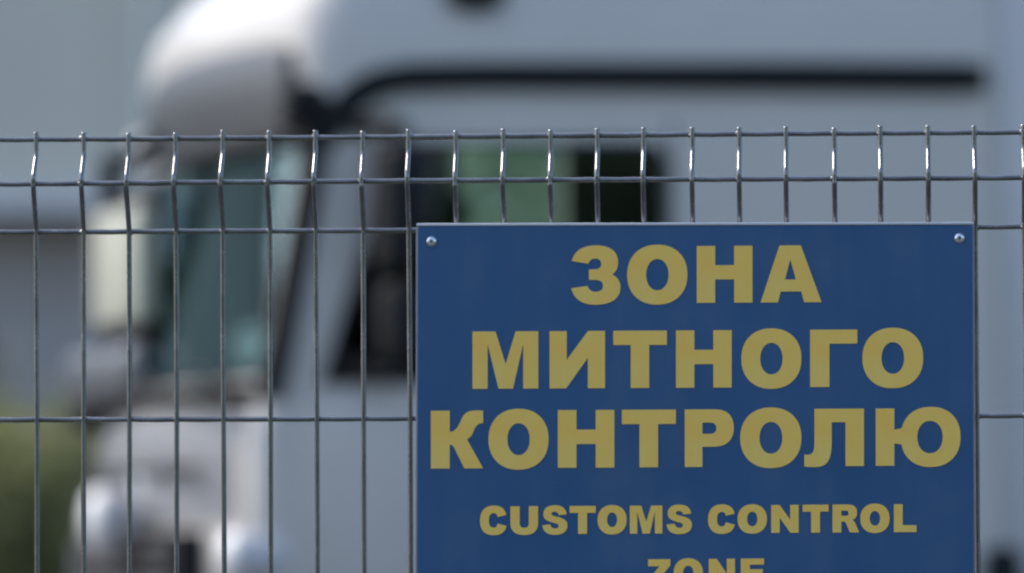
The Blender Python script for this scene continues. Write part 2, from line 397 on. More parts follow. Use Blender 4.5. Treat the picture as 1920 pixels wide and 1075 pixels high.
G = {
 'O': [sup(0, 100, -2.8, 102.8), sup(31.5, 68.7, 22.5, 77.5, 2.1)],
 'o': [sup(0, 100, -2.8, 102.8), sup(32.5, 67.5, 24, 76, 2.1)],
 'H': path2poly('M 0 0 L 33 0 33 34 67 34 67 0 100 0 100 100 67 100 67 59 33 59 33 100 0 100 Z'),
 'T': path2poly('M 0 0 L 100 0 100 25 67 25 67 100 32.5 100 32.5 25 0 25 Z'),
 'Г': path2poly('M 0 0 L 100 0 100 24.5 41 24.5 41 100 0 100 Z'),
 'И': path2poly('M 0 0 L 31 0 31 50 69.5 0 100 0 100 100 69 100 69 47 30 100 0 100 Z'),
 'M': path2poly('M 0 0 L 35 0 50.3 57 65.5 0 100 0 100 100 77 100 77 22 61.5 100 39.5 100 23 22 23 100 0 100 Z'),
 'А': path2poly('M 0 100 L 31 0 66 0 100 100 71.5 100 66.5 81 33 81 28.5 100 Z M 48.7 25 L 40 60 58 60 Z'),
 'К': path2poly('M 0 0 L 36 0 36 37 C 49 36 54 24 60 12 C 65 3 74 0 84 0 L 100 0 100 22 C 90 22 86 26 82 35 C 79 43 75 47 69 49.5 L 100 100 64 100 45 65 C 42 60 40 58.5 36 58.5 L 36 100 0 100 Z'),
 'P': path2poly('M 0 0 L 62 0 C 88 0 100 12 100 32.5 C 100 53 86 65 60 65 L 36 65 36 100 0 100 Z M 36 23 L 36 42.5 52 42.5 C 61 42.5 64.5 38 64.5 32.8 C 64.5 27.5 61 23 52 23 Z'),
 'Л': path2poly('M 17 0 L 100 0 100 100 69 100 69 23.5 46 23.5 46 58 C 46 91 38 101.5 18 101.5 C 10 101.5 5 101 0 100 L 0 79.5 C 11 81 17 79 17 60 Z'),
 'Ю': yu(),
 'З': path2poly('M 1 25 C 6 8 22 -2.5 50 -2.5 C 80 -2.5 95 9 95 27 C 95 38 91 45 83 49 C 94 53.5 100 61 100 72 C 100 91 82 102.5 50 102.5 C 20 102.5 5 91 0 73 L 33 69 C 36 76 42 79.5 49 79.5 C 60 79.5 64.5 75.5 64.5 69 C 64.5 61 58 58.5 45 58.5 L 36 58.5 36 40 46 40 C 56 40 61 37 61 31 C 61 25 57 21 49 21 C 42 21 37 24 34.5 30 Z'),
 'C': path2poly('M 66 61 L 100 70 C 94 91 80 103 51 103 C 16 103 0 83 0 50 C 0 17 18 -3 52 -3 C 79 -3 94 8 99 31 L 66 38 C 64 29 60 24 52 24 C 39 24 33.5 33 33.5 50 C 33.5 67 39 76 51 76 C 60 76 64 71 66 61 Z'),
 'U': path2poly('M 0 0 L 33.5 0 33.5 61 C 33.5 72 40 77 50 77 C 60 77 66.5 72 66.5 61 L 66.5 0 100 0 100 58 C 100 88 84 103 50 103 C 16 103 0 88 0 58 Z'),
 'S': path2poly('M 0 68 L 32 65 C 34 75 40 80 50 80 C 60 80 65 76 65 71 C 65 65 59 63 46 60 C 18 54 4 46 4 28 C 4 9 20 -3 49 -3 C 80 -3 94 9 97 30 L 65 32.5 C 63 24 58 20 48 20 C 40 20 36 23 36 27.5 C 36 32 40 34 52 36.5 C 86 43 100 51 100 69 C 100 90 82 103 51 103 C 18 103 2 90 0 68 Z'),
 'N': path2poly('M 0 0 L 30.5 0 69 53 69 0 100 0 100 100 69.5 100 31 46 31 100 0 100 Z'),
 'R': path2poly('M 0 0 L 57 0 C 82 0 92 10 92 29 C 92 43 86 51 75 55 C 80 58 83 62 87 70 L 100 100 65 100 52 70 C 49 63 47 61 40 61 L 33 61 33 100 0 100 Z M 33 22 L 33 40.5 50 40.5 C 57 40.5 60 36 60 31 C 60 25 57 22 50 22 Z'),
 'L': path2poly('M 0 0 L 39 0 39 75 100 75 100 100 0 100 Z'),
 'Z': path2poly('M 5 0 L 98 0 98 22 46 75 100 75 100 100 0 100 0 77 52 25 5 25 Z'),
 'E': path2poly('M 0 0 L 97 0 97 22 38 22 38 38 92 38 92 59 38 59 38 77 100 77 100 100 0 100 Z'),
}
rows = [
 # (glyph, left, right) ... ; (x ref a, top, bottom), (x ref b, top, bottom)
 ([('З', 1071, 1163.5), ('O', 1176, 1289), ('H', 1306.5, 1411), ('А', 1426, 1540.5)], (1071, 463.2, 569.5), (1540, 460, 567)),
 ([('M', 886, 1009.5), ('И', 1030.5, 1134.5), ('T', 1150, 1250.5), ('H', 1267.5, 1372), ('O', 1390, 1502.7), ('Г', 1519, 1607.5), ('O', 1617, 1731)], (886, 622, 729.5), (1731, 617.5, 725)),
 ([('К', 808, 906), ('O', 916, 1028.7), ('H', 1046, 1152), ('T', 1166, 1267.4), ('P', 1284, 1376), ('O', 1388, 1502.8), ('Л', 1508, 1620), ('Ю', 1642, 1801)], (808, 770.5, 879), (1801, 765.5, 873)),
 ([('C', 900, 950), ('U', 957, 1009), ('S', 1017, 1064), ('T', 1068, 1117), ('o', 1120.5, 1175), ('M', 1181, 1242), ('S', 1250, 1297.5),
   ('C', 1327.5, 1378), ('o', 1383, 1438), ('N', 1446, 1497.6), ('T', 1505, 1553.5), ('R', 1561, 1611), ('o', 1613, 1668), ('L', 1676, 1718.5)], (900, 950, 1002.5), (1718, 945.5, 998)),
 ([('Z', 1213, 1258), ('o', 1263, 1318), ('N', 1329, 1378), ('E', 1389, 1434)], (1213, 1049, 1102), (1434, 1047.3, 1100)),
]
dg = bpy.context.evaluated_depsgraph_get()
for row, ra, rb in rows:
    for g, xl, xr in row:
        cu = bpy.data.curves.new('letter', 'CURVE'); cu.dimensions = '2D'; cu.fill_mode = 'BOTH'; cu.extrude = .00035
        xm = (xl + xr) / 2; t = (xm - ra[0]) / (rb[0] - ra[0])
        top = ra[1] * (1 - t) + rb[1] * t; bot = ra[2] * (1 - t) + rb[2] * t
        slope = (rb[1] - ra[1]) / (rb[0] - ra[0])
        cx, cz = sl(xm, (top + bot) / 2)
        for cont in G[g]:
            sp = cu.splines.new('POLY'); sp.points.add(len(cont) - 1); sp.use_cyclic_u = True
            for k, (u, v) in enumerate(cont):
                px = xl + (xr - xl) * u / 100; py = top + (bot - top) * v / 100 + slope * (px - xm)
                a, b = sl(px, py); sp.points[k].co = (a - cx, b - cz, 0, 1)
        tmp = bpy.data.objects.new('tmp', cu); COL.objects.link(tmp)
        dg.update(); me = bpy.data.meshes.new_from_object(tmp.evaluated_get(dg))
        bpy.data.objects.remove(tmp); bpy.data.curves.remove(cu)
        me.transform(Matrix.Rotation(R(90), 4, 'X')); me.name = 'letter'; me.materials.clear()
        o = link('letter', me, M['gold'], sign); o.location = (cx, -.0004, cz)
sbm = bmesh.new(); lathe(sbm, [(.0056, .001), (.0056, -.0006), (.0050, -.0018), (.0036, -.0026), (.0022, -.0029), (.0022, -.0016), (.0001, -.0016)], 20, 'y')
sme = sharp(mesh(sbm, 'screw')); sme.materials.append(M['screw'])
mbm = bmesh.new(); box(mbm, -.0019, .0019, -.0019, -.0015, -.0006, .0006); box(mbm, -.0006, .0006, -.00188, -.00148, -.0019, .0019); smark = mesh(mbm, 'screw_slot'); smark.materials.append(M['screwslot'])
a = sl(809, 453); b = sl(1799, 447)
for (x, z_) in (a, b, (a[0], -SH - a[1]), (b[0], -SH - b[1])):
    o = link('screw', sme, None, sign); o.location = (x, 0, z_); o.rotation_euler = (0, random.uniform(0, 1.5), 0)
    link('screw_slot', smark, None, o)

# ------------------------------------------------------------------ lorry: local axes l (towards the rear), w (across, away from the camera), z
PHI = R(15.0); DIST = 17.0
d0 = ray(440, 900); N0 = CAM + d0 * (DIST / d0.y); N0.z = 0.0
LX = Vector((math.cos(PHI), math.sin(PHI), 0)); LW = Vector((-math.sin(PHI), math.cos(PHI), 0))
def lw(px, py, w=0.0):
    p = hit(px, py, N0 + LW * w, LW); q = p - N0; return (q.dot(LX), p.z)
def lf(px, py, l=0.0):
    p = hit(px, py, N0 + LX * l, LX); q = p - N0; return (q.dot(LW), p.z)
lorry = thing('lorry', 'pale grey cab-over lorry with black window trim out of focus behind the fence', 'lorry', N0, PHI)
CW = 2.45
LR = lw(1868, 500)[0]
def S(pts, w=0.0): return [lw(x, y, w) for x, y in pts]
levels = [(.95, .03), (1.25, 0.0), (1.60, 0.0), (1.90, .0), (2.02, .045), (2.30, .10), (2.60, .155), (2.86, .195), (3.00, .17), (3.08, .16), (3.18, .165), (3.27, .195), (3.36, .275), (3.46, .42), (3.58, .66), (3.70, .95), (3.76, 1.3)]
def front_at(z):
    for (a, b), (c, d) in zip(levels, levels[1:]):
        if a <= z <= c: return b + (d - b) * (z - a) / (c - a)
    return levels[0][1] if z < levels[0][0] else levels[-1][1]
def outline(z, t=0.0, r=.09, bul=.10):
    r = r + .11 * min(1, max(0, (z - 2.95) / .3))
    f = front_at(z) + t; w0, w1 = t, CW - t; rr = max(.03, r - t)
    hi = max(0, (z - 3.1) / .66); w0 += .10 * hi; w1 -= .10 * hi
    o = []
    def fr(w): return f - bul * (1 - ((w - CW / 2) / (CW / 2)) ** 2) + .06
    for k in range(15):
        w = w0 + rr + (w1 - w0 - 2 * rr) * k / 14; o.append((fr(w), w))
    for k in range(1, 7):                                     # far corner
        a = R(90 * k / 6); o.append((fr(w1 - rr) + rr * (1 - math.cos(a)), w1 - rr + rr * math.sin(a)))
    for k in range(1, 5): o.append((fr(w1 - rr) + rr + (LR - t - fr(w1 - rr) - rr) * k / 4, w1))
    for k in range(0, 4): o.append((fr(w0 + rr) + rr + (LR - t - fr(w0 + rr) - rr) * (4 - k) / 4, w0))
    for k in range(0, 6):
        a = R(90 * k / 6); o.append((fr(w0 + rr) + rr * (1 - math.sin(a)), w0 + rr - rr * math.cos(a)))
    return o
def loft(zs, t=0.0):
    bm = bmesh.new(); rings = []
    for z in zs: rings.append([bm.verts.new((p[0], p[1], z)) for p in outline(z, t)])
    n = len(rings[0])
    for a, b in zip(rings, rings[1:]):
        for k in range(n): bm.faces.new((a[k], a[(k + 1) % n], b[(k + 1) % n], b[k]))
    bm.faces.new(rings[0][::-1]); bm.faces.new(rings[-1])
    return bm
zs = [z for z, _ in levels]
body_me = mesh(loft(zs), 'cab_shell')
inner_me = mesh(loft([1.30, 1.6, 1.9, 2.02, 2.3, 2.6, 2.86, 3.0], .06), 'inner')
NEARWIN = S([(704, 268), (1196, 266), (1224, 270), (1241, 284), (1248, 310), (1248, 714), (604, 716), (612, 690), (690, 440)])
fl0 = lw(330, 400, CW)[0]; fl1 = lw(1050, 400, CW)[0]
FARZ0, FARZ1 = lw(900, 720, CW)[1] , lw(900, 270, CW)[1]
FARWIN = [(fl0 + .32, FARZ0), (fl1, FARZ0), (fl1, FARZ1), (fl0 + .45, FARZ1)]
WSC = [(.11, 2.07), (CW - .11, 2.07), (CW - .13, 2.80), (.13, 2.80)]
def boolean(me, cutters):
    o = bpy.data.objects.new('tmpb', me); COL.objects.link(o); extra = []
    for c in cutters:
        co = bpy.data.objects.new('tmpc', c); COL.objects.link(co); extra.append(co)
        md = o.modifiers.new('b', 'BOOLEAN'); md.operation = 'DIFFERENCE'; md.solver = 'EXACT'; md.object = co
    dgx = bpy.context.evaluated_depsgraph_get(); dgx.update()
    res = bpy.data.meshes.new_from_object(o.evaluated_get(dgx))
    for e in extra + [o]: bpy.data.objects.remove(e)
    return res
def cut(pts, axis, a, b):
    bm = bmesh.new(); prism(bm, pts, axis, a, b); return mesh(bm, 'cutter')
arch_c = (1.38, .50)
arch = [(arch_c[0] + .62 * math.cos(R(a)), arch_c[1] + .62 * math.sin(R(a))) for a in range(0, 360, 15)]
cab = boolean(body_me, [inner_me, cut(NEARWIN, 'y', -.2, .13), cut(FARWIN, 'y', CW - .13, CW + .2), cut(WSC, 'x', -.6, .62),
                        cut(arch, 'y', -.2, .42), cut(arch, 'y', CW - .42, CW + .2)])
cab.name = 'cab_shell'; cab.materials.clear(); sharp(cab, 32)
shell = link('cab_shell', cab, M['paint'], lorry)

# glass
door = link('door_skin', prismmesh('door_skin', S([(600, 735), (1250, 735), (1252, 1180), (560, 1180), (560, 800)]), 'y', -.006, .004, bev=.002), M['paint'], lorry)
link('door_handle', boxmesh('door_handle', *(lambda a: (a[0] - .12, a[0] + .12, -.045, -.003, a[1] - .03, a[1] + .03))(lw(1160, 860)), bev=.012), M['black'], door)
link('side_window', prismmesh('side_window', NEARWIN, 'y', .030, .035), M['gd'], lorry)
link('side_window', prismmesh('side_window', FARWIN, 'y', CW - .036, CW - .030), M['gd'], lorry)
bm = bmesh.new(); nW, nZ = 14, 6; gr = []
for j in range(nZ + 1):
    z = 2.04 + (2.84 - 2.04) * j / nZ; row = []
    for i in range(nW + 1):
        w = .085 + (CW - .17) * i / nW
        row.append(bm.verts.new((front_at(z) + .085 - .10 * (1 - ((w - CW / 2) / (CW / 2)) ** 2), w, z)))
    gr.append(row)
for j in range(nZ):
    for i in range(nW): bm.faces.new((gr[j][i], gr[j][i + 1], gr[j + 1][i + 1], gr[j + 1][i]))
ws = link('windscreen', mesh(bm, 'windscreen', True), M['gw'], lorry)
# black seal round the near door window and along the windscreen pillar
def ring_prism(name, outer, inner, a, b):
    bm = bmesh.new(); n = len(outer)
    V = [[bm.verts.new((p[0], y, p[1])) for p in P] for P in (outer, inner) for y in (a, b)]
    for k in range(n):
        q = (k + 1) % n
        bm.faces.new((V[0][k], V[0][q], V[2][q], V[2][k])); bm.faces.new((V[1][k], V[3][k], V[3][q], V[1][q]))
        bm.faces.new((V[0][k], V[1][k], V[1][q], V[0][q])); bm.faces.new((V[2][k], V[2][q], V[3][q], V[3][k]))
    return mesh(bm, name)
cxw = sum(p[0] for p in NEARWIN) / len(NEARWIN); czw = sum(p[1] for p in NEARWIN) / len(NEARWIN)
inn = [(cxw + (p[0] - cxw) * .985, czw + (p[1] - czw) * .975) for p in NEARWIN]
out_ = [(cxw + (p[0] - cxw) * 1.012, czw + (p[1] - czw) * 1.02) for p in NEARWIN]
link('window_seal', ring_prism('window_seal', out_, inn, -.009, .006), M['rubber'], lorry)
def band(name, pts, hw, m, w0=-.012, w1=.012):
    """strip of half-width hw(px) along a pixel path on the near side"""
    up, dn = [], []
    for i, (x, y) in enumerate(pts):
        a = pts[max(0, i - 1)]; b = pts[min(len(pts) - 1, i + 1)]
        tx, ty = b[0] - a[0], b[1] - a[1]; L = math.hypot(tx, ty); nx, ny = ty / L, -tx / L
        h = hw[i] if isinstance(hw, (list, tuple)) else hw
        up.append((x + nx * h, y + ny * h)); dn.append((x - nx * h, y - ny * h))
    return link(name, prismmesh(name, S(up + dn[::-1]), 'y', w0, w1), m, lorry)
band('roof_trim', [(606, 262), (628, 222), (660, 184), (702, 158), (760, 146), (900, 143), (1200, 144), (1500, 145), (1800, 147), (1846, 148)],
     [22, 26, 29, 29, 29, 29, 29, 30, 30, 24], M['black'], -.022, .008)
band('pillar_seal', [(604, 250), (590, 330), (570, 440), (545, 580), (524, 690), (508, 742)], [20, 15, 14, 16, 20, 22], M['black'], -.010, .020)
# vertical join between the cab and the side fairing
band('door_seam', [(1262, 1180), (1262, 700), (1258, 230)], 3, M['black'], -.004, .006)
fz0, fz1 = .75, 3.70
fair = link('side_fairing', boxmesh('side_fairing', LR + .020, LR + .62, .004, .05, 1.12, fz1, bev=.012), M['fair'], lorry)
link('side_fairing', boxmesh('side_fairing', LR + .045, LR + .62, CW - .05, CW - .01, 1.12, fz1, bev=.012), M['fair'], lorry)
link('gap_seal', boxmesh('gap_seal', LR - .004, LR + .03, .014, .045, 1.2, fz1 - .02), M['gapm'], lorry)
p = lw(1858, 1075)
link('air_intake', prismmesh('air_intake', S([(1846, 1030), (1890, 1022), (1912, 1040), (1915, 1200), (1840, 1200)]), 'y', -.03, .06, bev=.008), M['black'], lorry)
# dark oval grab recess high on the roof side
c = lw(892, -12)
bm = bmesh.new(); prism(bm, [(c[0] + .095 * math.cos(R(a)), c[1] + .055 * math.sin(R(a))) for a in range(0, 360, 15)], 'y', -.022, .10)
link('roof_side_lamp', sharp(mesh(bm, 'roof_side_lamp')), M['black'], lorry)
for near in (True, False):
    bm = bmesh.new(); rws = []
    for k in range(10):
        z = 2.0 + .92 * k / 9; o_ = outline(z, -.007)
        idx = [len(o_) - 5 + q for q in range(5)] + [0] if near else [14, 15, 16, 17, 18, 19]
        rws.append([bm.verts.new((o_[q][0], o_[q][1], z)) for q in idx])
    for a, b in zip(rws, rws[1:]):
        for k in range(5): bm.faces.new((a[k], a[k + 1], b[k + 1], b[k]))
    r_ = bmesh.ops.solidify(bm, geom=list(bm.faces), thickness=.004)
    link('pillar_trim', sharp(mesh(bm, 'pillar_trim')), M['black'] if near else M['fair'], lorry)
# sun visor across the top of the windscreen
bm = bmesh.new(); rws = []
prof = [(2.80, -.055), (2.83, -.065), (2.92, -.058), (3.01, -.038), (3.055, -.012), (3.04, -.004), (2.90, -.045), (2.82, -.050)]
for i in range(21):
    w = .10 + (CW - .58) * i / 20
    cb = -.10 * (1 - ((w - CW / 2) / (CW / 2)) ** 2)
    arc = .055 * math.sqrt(max(0, 1 - ((w - CW / 2) / (CW / 2)) ** 2))
    rws.append([bm.verts.new((front_at(zz_) + .06 + cb + dl, w, zz_)) for zz_, dl in [(2.80 + (z - 2.80) * (.255 + arc) / .255, dl) for z, dl in prof]])
for a, b in zip(rws, rws[1:]):
    for k in range(len(prof)): bm.faces.new((a[k], a[(k + 1) % len(prof)], b[(k + 1) % len(prof)], b[k]))
bm.faces.new(rws[0]); bm.faces.new(rws[-1][::-1])
vis = link('sun_visor', sharp(mesh(bm, 'sun_visor'), 40), M['visor'], lorry)
for w in (.06, CW - .06):
    bm = bmesh.new(); box(bm, .16, .34, w - .05, w + .05, 2.84, 2.96, bev=.02)
    link('visor_bracket', sharp(mesh(bm, 'visor_bracket')), M['black'] if w < 1 else M['white'], vis)
# cowl and wipers under the windscreen
bm = bmesh.new(); box(bm, -.045, .10, .12, CW - .12, 2.005, 2.055, bev=.012)
link('wiper_cowl', sharp(mesh(bm, 'wiper_cowl')), M['black'], lorry)
for w0 in (.25, 1.05, 1.75):
    bm = bmesh.new(); tube(bm, [(-.03, w0, 2.06), (.005, w0 + .30, 2.10), (.0, w0 + .55, 2.12)], .012, 6)
    link('wiper', sharp(mesh(bm, 'wiper')), M['black'], lorry)
# front panel, grille, bumper, lamps
bm = bmesh.new(); rws = []
for j in range(6):
    z = 1.64 + .32 * j / 5; rws.append([bm.verts.new((front_at(z) + .052 - .10 * (1 - ((w - CW / 2) / (CW / 2)) ** 2), w, z)) for w in [.10 + (CW - .20) * i / 16 for i in range(17)]])
for a, b in zip(rws, rws[1:]):
    for k in range(16): bm.faces.new((a[k], a[k + 1], b[k + 1], b[k]))
bmesh.ops.solidify(bm, geom=list(bm.faces), thickness=.006)
link('front_panel', sharp(mesh(bm, 'front_panel')), M['frontp'], lorry)
bm = bmesh.new(); box(bm, -.10, .01, .42, CW - .42, 1.22, 1.615, bev=.02)
grl = link('grille', sharp(mesh(bm, 'grille')), M['black'], lorry)
for k in range(6):
    bm = bmesh.new(); box(bm, -.118, -.098, .46, CW - .46, 1.25 + k * .06, 1.275 + k * .06, bev=.004)
    link('grille_bar', sharp(mesh(bm, 'grille_bar')), M['steel'], grl)
bm = bmesh.new(); box(bm, -.16, .75, -.01, CW + .01, .30, .93, bev=.07, seg=3)
bmp = link('bumper', sharp(mesh(bm, 'bumper')), M['fair'], lorry)
for w in (.25, CW - .25):
    bm = bmesh.new(); box(bm, -.175, -.10, w - .20, w + .20, .55, .78, bev=.03)
    hl = link('headlight', sharp(mesh(bm, 'headlight')), M['lens'], bmp)
    hl.rotation_euler = (0, 0, 0)
def spot(px, py, l, rad, nm):
    w, z = lf(px, py, l)
    bm = bmesh.new(); lathe(bm, [(rad * .35, .16), (rad * .8, .11), (rad, .03), (rad, 0), (rad * .93, -.012)], 24, 'x', (l, w, z))
    h = link(nm, sharp(mesh(bm, nm)), M['fair'], lorry)
    bm = bmesh.new(); lathe(bm, [(rad * .92, -.010), (rad * .75, -.03), (rad * .4, -.042), (rad * .05, -.046)], 24, 'x', (l, w, z))
    link('lamp_lens', sharp(mesh(bm, 'lamp_lens')), M['lens'], h)
    bm = bmesh.new(); tube(bm, [(l + .08, w, z - rad * .8), (l + .08, w, z - rad - .06), (l + .28, w, z - rad - .10)], .014, 6)
    link('lamp_bracket', sharp(mesh(bm, 'lamp_bracket')), M['steel'], h)
    return h
spot(436, 1046, -.14, .085, 'spot_lamp')
spot(182, 978, -.22, .11, 'spot_lamp')
# seam and badge on the front panel, dark corner vanes, bumper joint, number plate
link('panel_seam', boxmesh('panel_seam', -.062, -.035, .35, CW - .35, 1.795, 1.812), M['black'], lorry)
bm = bmesh.new(); lathe(bm, [(.085, .02), (.085, -.006), (.07, -.014), (.05, -.008), (.01, -.010)], 24, 'x', (-.055, CW / 2, 1.71))
link('front_badge', sharp(mesh(bm, 'front_badge')), M['alu'], lorry)
wv, zv = lf(226, 772, -.03)
link('corner_vane', boxmesh('corner_vane', -.05, .16, CW - .17, CW + .02, zv - .05, zv + .06, bev=.025, seg=3), M['black'], lorry)
link('corner_vane', boxmesh('corner_vane', -.035, .10, CW - .16, CW + .015, 1.28, 1.58, bev=.03, seg=3), M['mirr_grey'], lorry)
link('number_plate', boxmesh('number_plate', -.172, -.158, CW / 2 - .26, CW / 2 + .26, .42, .54, bev=.003), M['card'], bmp)
# mirrors
def mirror(px0, px1, py0, py1, w, l_face, thick, cm, name='door_mirror', flat=False):
    """housing seen from the front: spans px0..px1 / py0..py1 at width w"""
    pass
def mirror_set(w, l0, zlo, zhi, wid, side, m_house):
    """w: inner edge, side: -1 near / +1 far; housing faces the front, glass faces the rear"""
    root = bmesh.new()
    wa, wb = (w, w + wid) if side > 0 else (w - wid, w)
    box(root, l0 - .05, l0 + .05, wa, wb, zlo, zhi, bev=.045, seg=4)
    h = link('mirror_housing', sharp(mesh(root, 'mirror_housing'), 50), m_house, lorry)
    link('mirror_glass', boxmesh('mirror_glass', l0 + .048, l0 + .056, wa + .03, wb - .03, zlo + .04, zhi - .04, bev=.003), M['mirror'], h)
    return h, wa, wb
# far side (sunlit housing): place it by pixel on the plane l = .02
wm, zm0 = lf(262, 636, .02); wm1, zm1 = lf(176, 372, .02)
h, wa, wb = mirror_set(wm, .075, zm0, zm1, max(.20, wm1 - wm - .06), 1, M['black'])
z0c, z1c = lf(210, 612, .0)[1], lf(210, 392, .0)[1]
link('mirror_cover', boxmesh('mirror_cover', -.004, .085, wa - .012, wb - .02, z0c, z1c, bev=.03, seg=3), M['mirr_w'], h)
wl, zl0 = lf(268, 738, .02); wl1, zl1 = lf(150, 662, .02)
h2, wa2, wb2 = mirror_set(wm - .02, .02, zl0, zl1 - .0, max(.26, wl1 - wl), 1, M['mirr_grey'])
def arm(pts, r=.022, par=None):
    bm = bmesh.new(); tube(bm, pts, r, 8); return link('mirror_arm', sharp(mesh(bm, 'mirror_arm')), M['black'], par or lorry)
arm([(.30, CW - .04, zm1 + .13), (.10, wa + .05, zm1 + .14), (.0, (wa + wb) / 2, zm1 + .09), (-.01, (wa + wb) / 2, zm1 - .04)], .042, h)
arm([(.14, CW - .03, zm0 + .10), (.06, wa + .03, zm0 - .02), (.0, (wa + wb) / 2, zm0 - .03), (.0, (wa + wb) / 2, zl0 + .06)], .030, h)
# near side (dark housing in front of the door window)
n0 = lw(706, 700, -.22); n1 = lw(800, 262, -.22)
bm = bmesh.new(); box(bm, n0[0], n1[0], -.33, -.10, n0[1] + .30, n1[1] - .02, bev=.04, seg=4)
h = link('mirror_housing', sharp(mesh(bm, 'mirror_housing'), 50), M['black'], lorry)
link('mirror_glass', boxmesh('mirror_glass', n1[0] - .010, n1[0] + .0008, -.295, -.135, n0[1] + .34, n1[1] - .06, bev=.002), M['mirror'], h)
bm = bmesh.new(); box(bm, n0[0] + .01, n1[0] - .01, -.32, -.11, n0[1] + .03, n0[1] + .27, bev=.04, seg=4)
h2 = link('mirror_housing', sharp(mesh(bm, 'mirror_housing'), 50), M['black'], lorry)
link('mirror_glass', boxmesh('mirror_glass', n1[0] - .020, n1[0] - .0092, -.285, -.145, n0[1] + .06, n0[1] + .24, bev=.002), M['mirror'], h2)
arm([(n0[0] - .02, .02, n1[1] + .05), (n0[0] + .05, -.12, n1[1] + .06), ((n0[0] + n1[0]) / 2, -.21, n1[1] + .03), ((n0[0] + n1[0]) / 2, -.21, n1[1] - .05)], .032, h)
arm([(n0[0] - .06, .02, n0[1] + .05), (n0[0] + .03, -.15, n0[1] - .01), ((n0[0] + n1[0]) / 2, -.21, n0[1] + .0), ((n0[0] + n1[0]) / 2, -.21, n0[1] + .06)], .026, h2)
# card stuck inside the windscreen
wc, zc = lf(440, 648, .12)
bm = bmesh.new(); prism(bm, [(wc + .24 * math.cos(R(a)), zc + .066 * math.sin(R(a))) for a in range(0, 360, 15)], 'x', .168, .172)
link('windscreen_card', mesh(bm, 'windscreen_card'), M['card'], lorry)
# cab interior
link('dashboard', boxmesh('dashboard', .16, .62, .10, CW - .10, 1.45, 1.98, bev=.05, seg=3), M['dash'], lorry)
link('cab_floor', boxmesh('cab_floor', .10, LR - .08, .08, CW - .08, 1.305, 1.36), M['dash'], lorry)
link('rear_lining', boxmesh('rear_lining', LR - .34, LR - .30, .07, CW - .07, 1.36, 2.95), M['cloth'], lorry)
def seat(l, w):
    s = link('seat', boxmesh('seat', l, l + .52, w - .26, w + .26, 1.36, 1.86, bev=.06, seg=3), M['cloth'], lorry)
    b = boxmesh('seat_back', -.07, .09, -.26, .26, 0, .72, bev=.05, seg=3)
    o = link('seat_back', b, M['cloth'], s); o.location = (l + .50, w, 1.80); o.rotation_euler = (0, R(9), 0)
    hbm = boxmesh('headrest', -.05, .07, -.15, .15, 0, .22, bev=.045, seg=3)
    o = link('headrest', hbm, M['cloth'], s); o.location = (l + .63, w, 2.53); o.rotation_euler = (0, R(9), 0)
seat(.95, .55); seat(.45, 1.85)
# dark sheet added to block the bright view through the far window front
xb0 = fl0 + .30; xb1 = lw(856, 350, CW - .08)[0]
link('view_block', boxmesh('view_block', xb0, xb1, CW - .085, CW - .078, FARZ0 - .03, FARZ1 + .03), M['cloth'], lorry)
ca = lw(338, 500, 1.98)[0]; cb_ = lw(402, 500, 1.98)[0]  # pale folded sheet added to lighten the far side of the windscreen
bm = bmesh.new(); top_, bot_ = [], []
for i in range(13):
    x = ca + (cb_ - ca) * i / 12; y = 1.98 + (.02 if i % 2 else -.02)
    top_.append(bm.verts.new((x, y, 2.86))); bot_.append(bm.verts.new((x, y * 1.0, 1.99)))
for i in range(12): bm.faces.new((top_[i], top_[i + 1], bot_[i + 1], bot_[i]))
bmesh.ops.solidify(bm, geom=list(bm.faces), thickness=.004)
link('pale_fill', mesh(bm, 'pale_fill', True), M['palefill'], lorry)
bm = bmesh.new(); tor = []
for i in range(24):
    a = 2 * math.pi * i / 24; tor.append((.66 + .08 * math.sin(a), .55 + .22 * math.cos(a), 2.02 + .20 * math.sin(a)))
tube(bm, tor + [tor[0]], .016, 6, cap=False); link('steering_wheel', mesh(bm, 'steering_wheel', True), M['dash'], lorry)
# running gear
link('chassis', boxmesh('chassis', .35, 6.3, .80, CW - .80, .62, .93, bev=.02), M['steel'], lorry)
link('fuel_tank', boxmesh('fuel_tank', 2.75, 4.15, .06, .66, .45, 1.03, bev=.10, seg=4), M['alu'], lorry)
link('step', boxmesh('step', .78, 1.0, -.005, .30, .40, .46), M['steel'], lorry)
link('fifth_wheel', boxmesh('fifth_wheel', 4.6, 5.5, .75, CW - .75, .93, 1.06, bev=.02), M['steel'], lorry)
tyre = lathemesh('tyre', [(.30, -.14), (.44, -.155), (.49, -.13), (.50, -.06), (.50, .06), (.49, .13), (.44, .155), (.30, .14)], 32); tyre.materials.append(M['rubber'])
rim = lathemesh('rim', [(.30, -.12), (.285, -.13), (.24, -.06), (.13, -.05), (.12, -.12), (.02, -.13), (.02, .10), (.30, .12)], 24); rim.materials.append(M['alu'])
def wheel(l, w, par, flip=False):
    o = link('wheel', tyre, None, par); o.location = (l, w, .50); o.rotation_euler = (0, 0, math.pi if flip else 0)
    link('rim', rim, None, o)
for l in (1.38, 5.05):
    wheel(l, .17, lorry); wheel(l, CW - .17, lorry, True)
for w in (.50, CW - .50):
    wheel(5.05, w, lorry, w > 1)
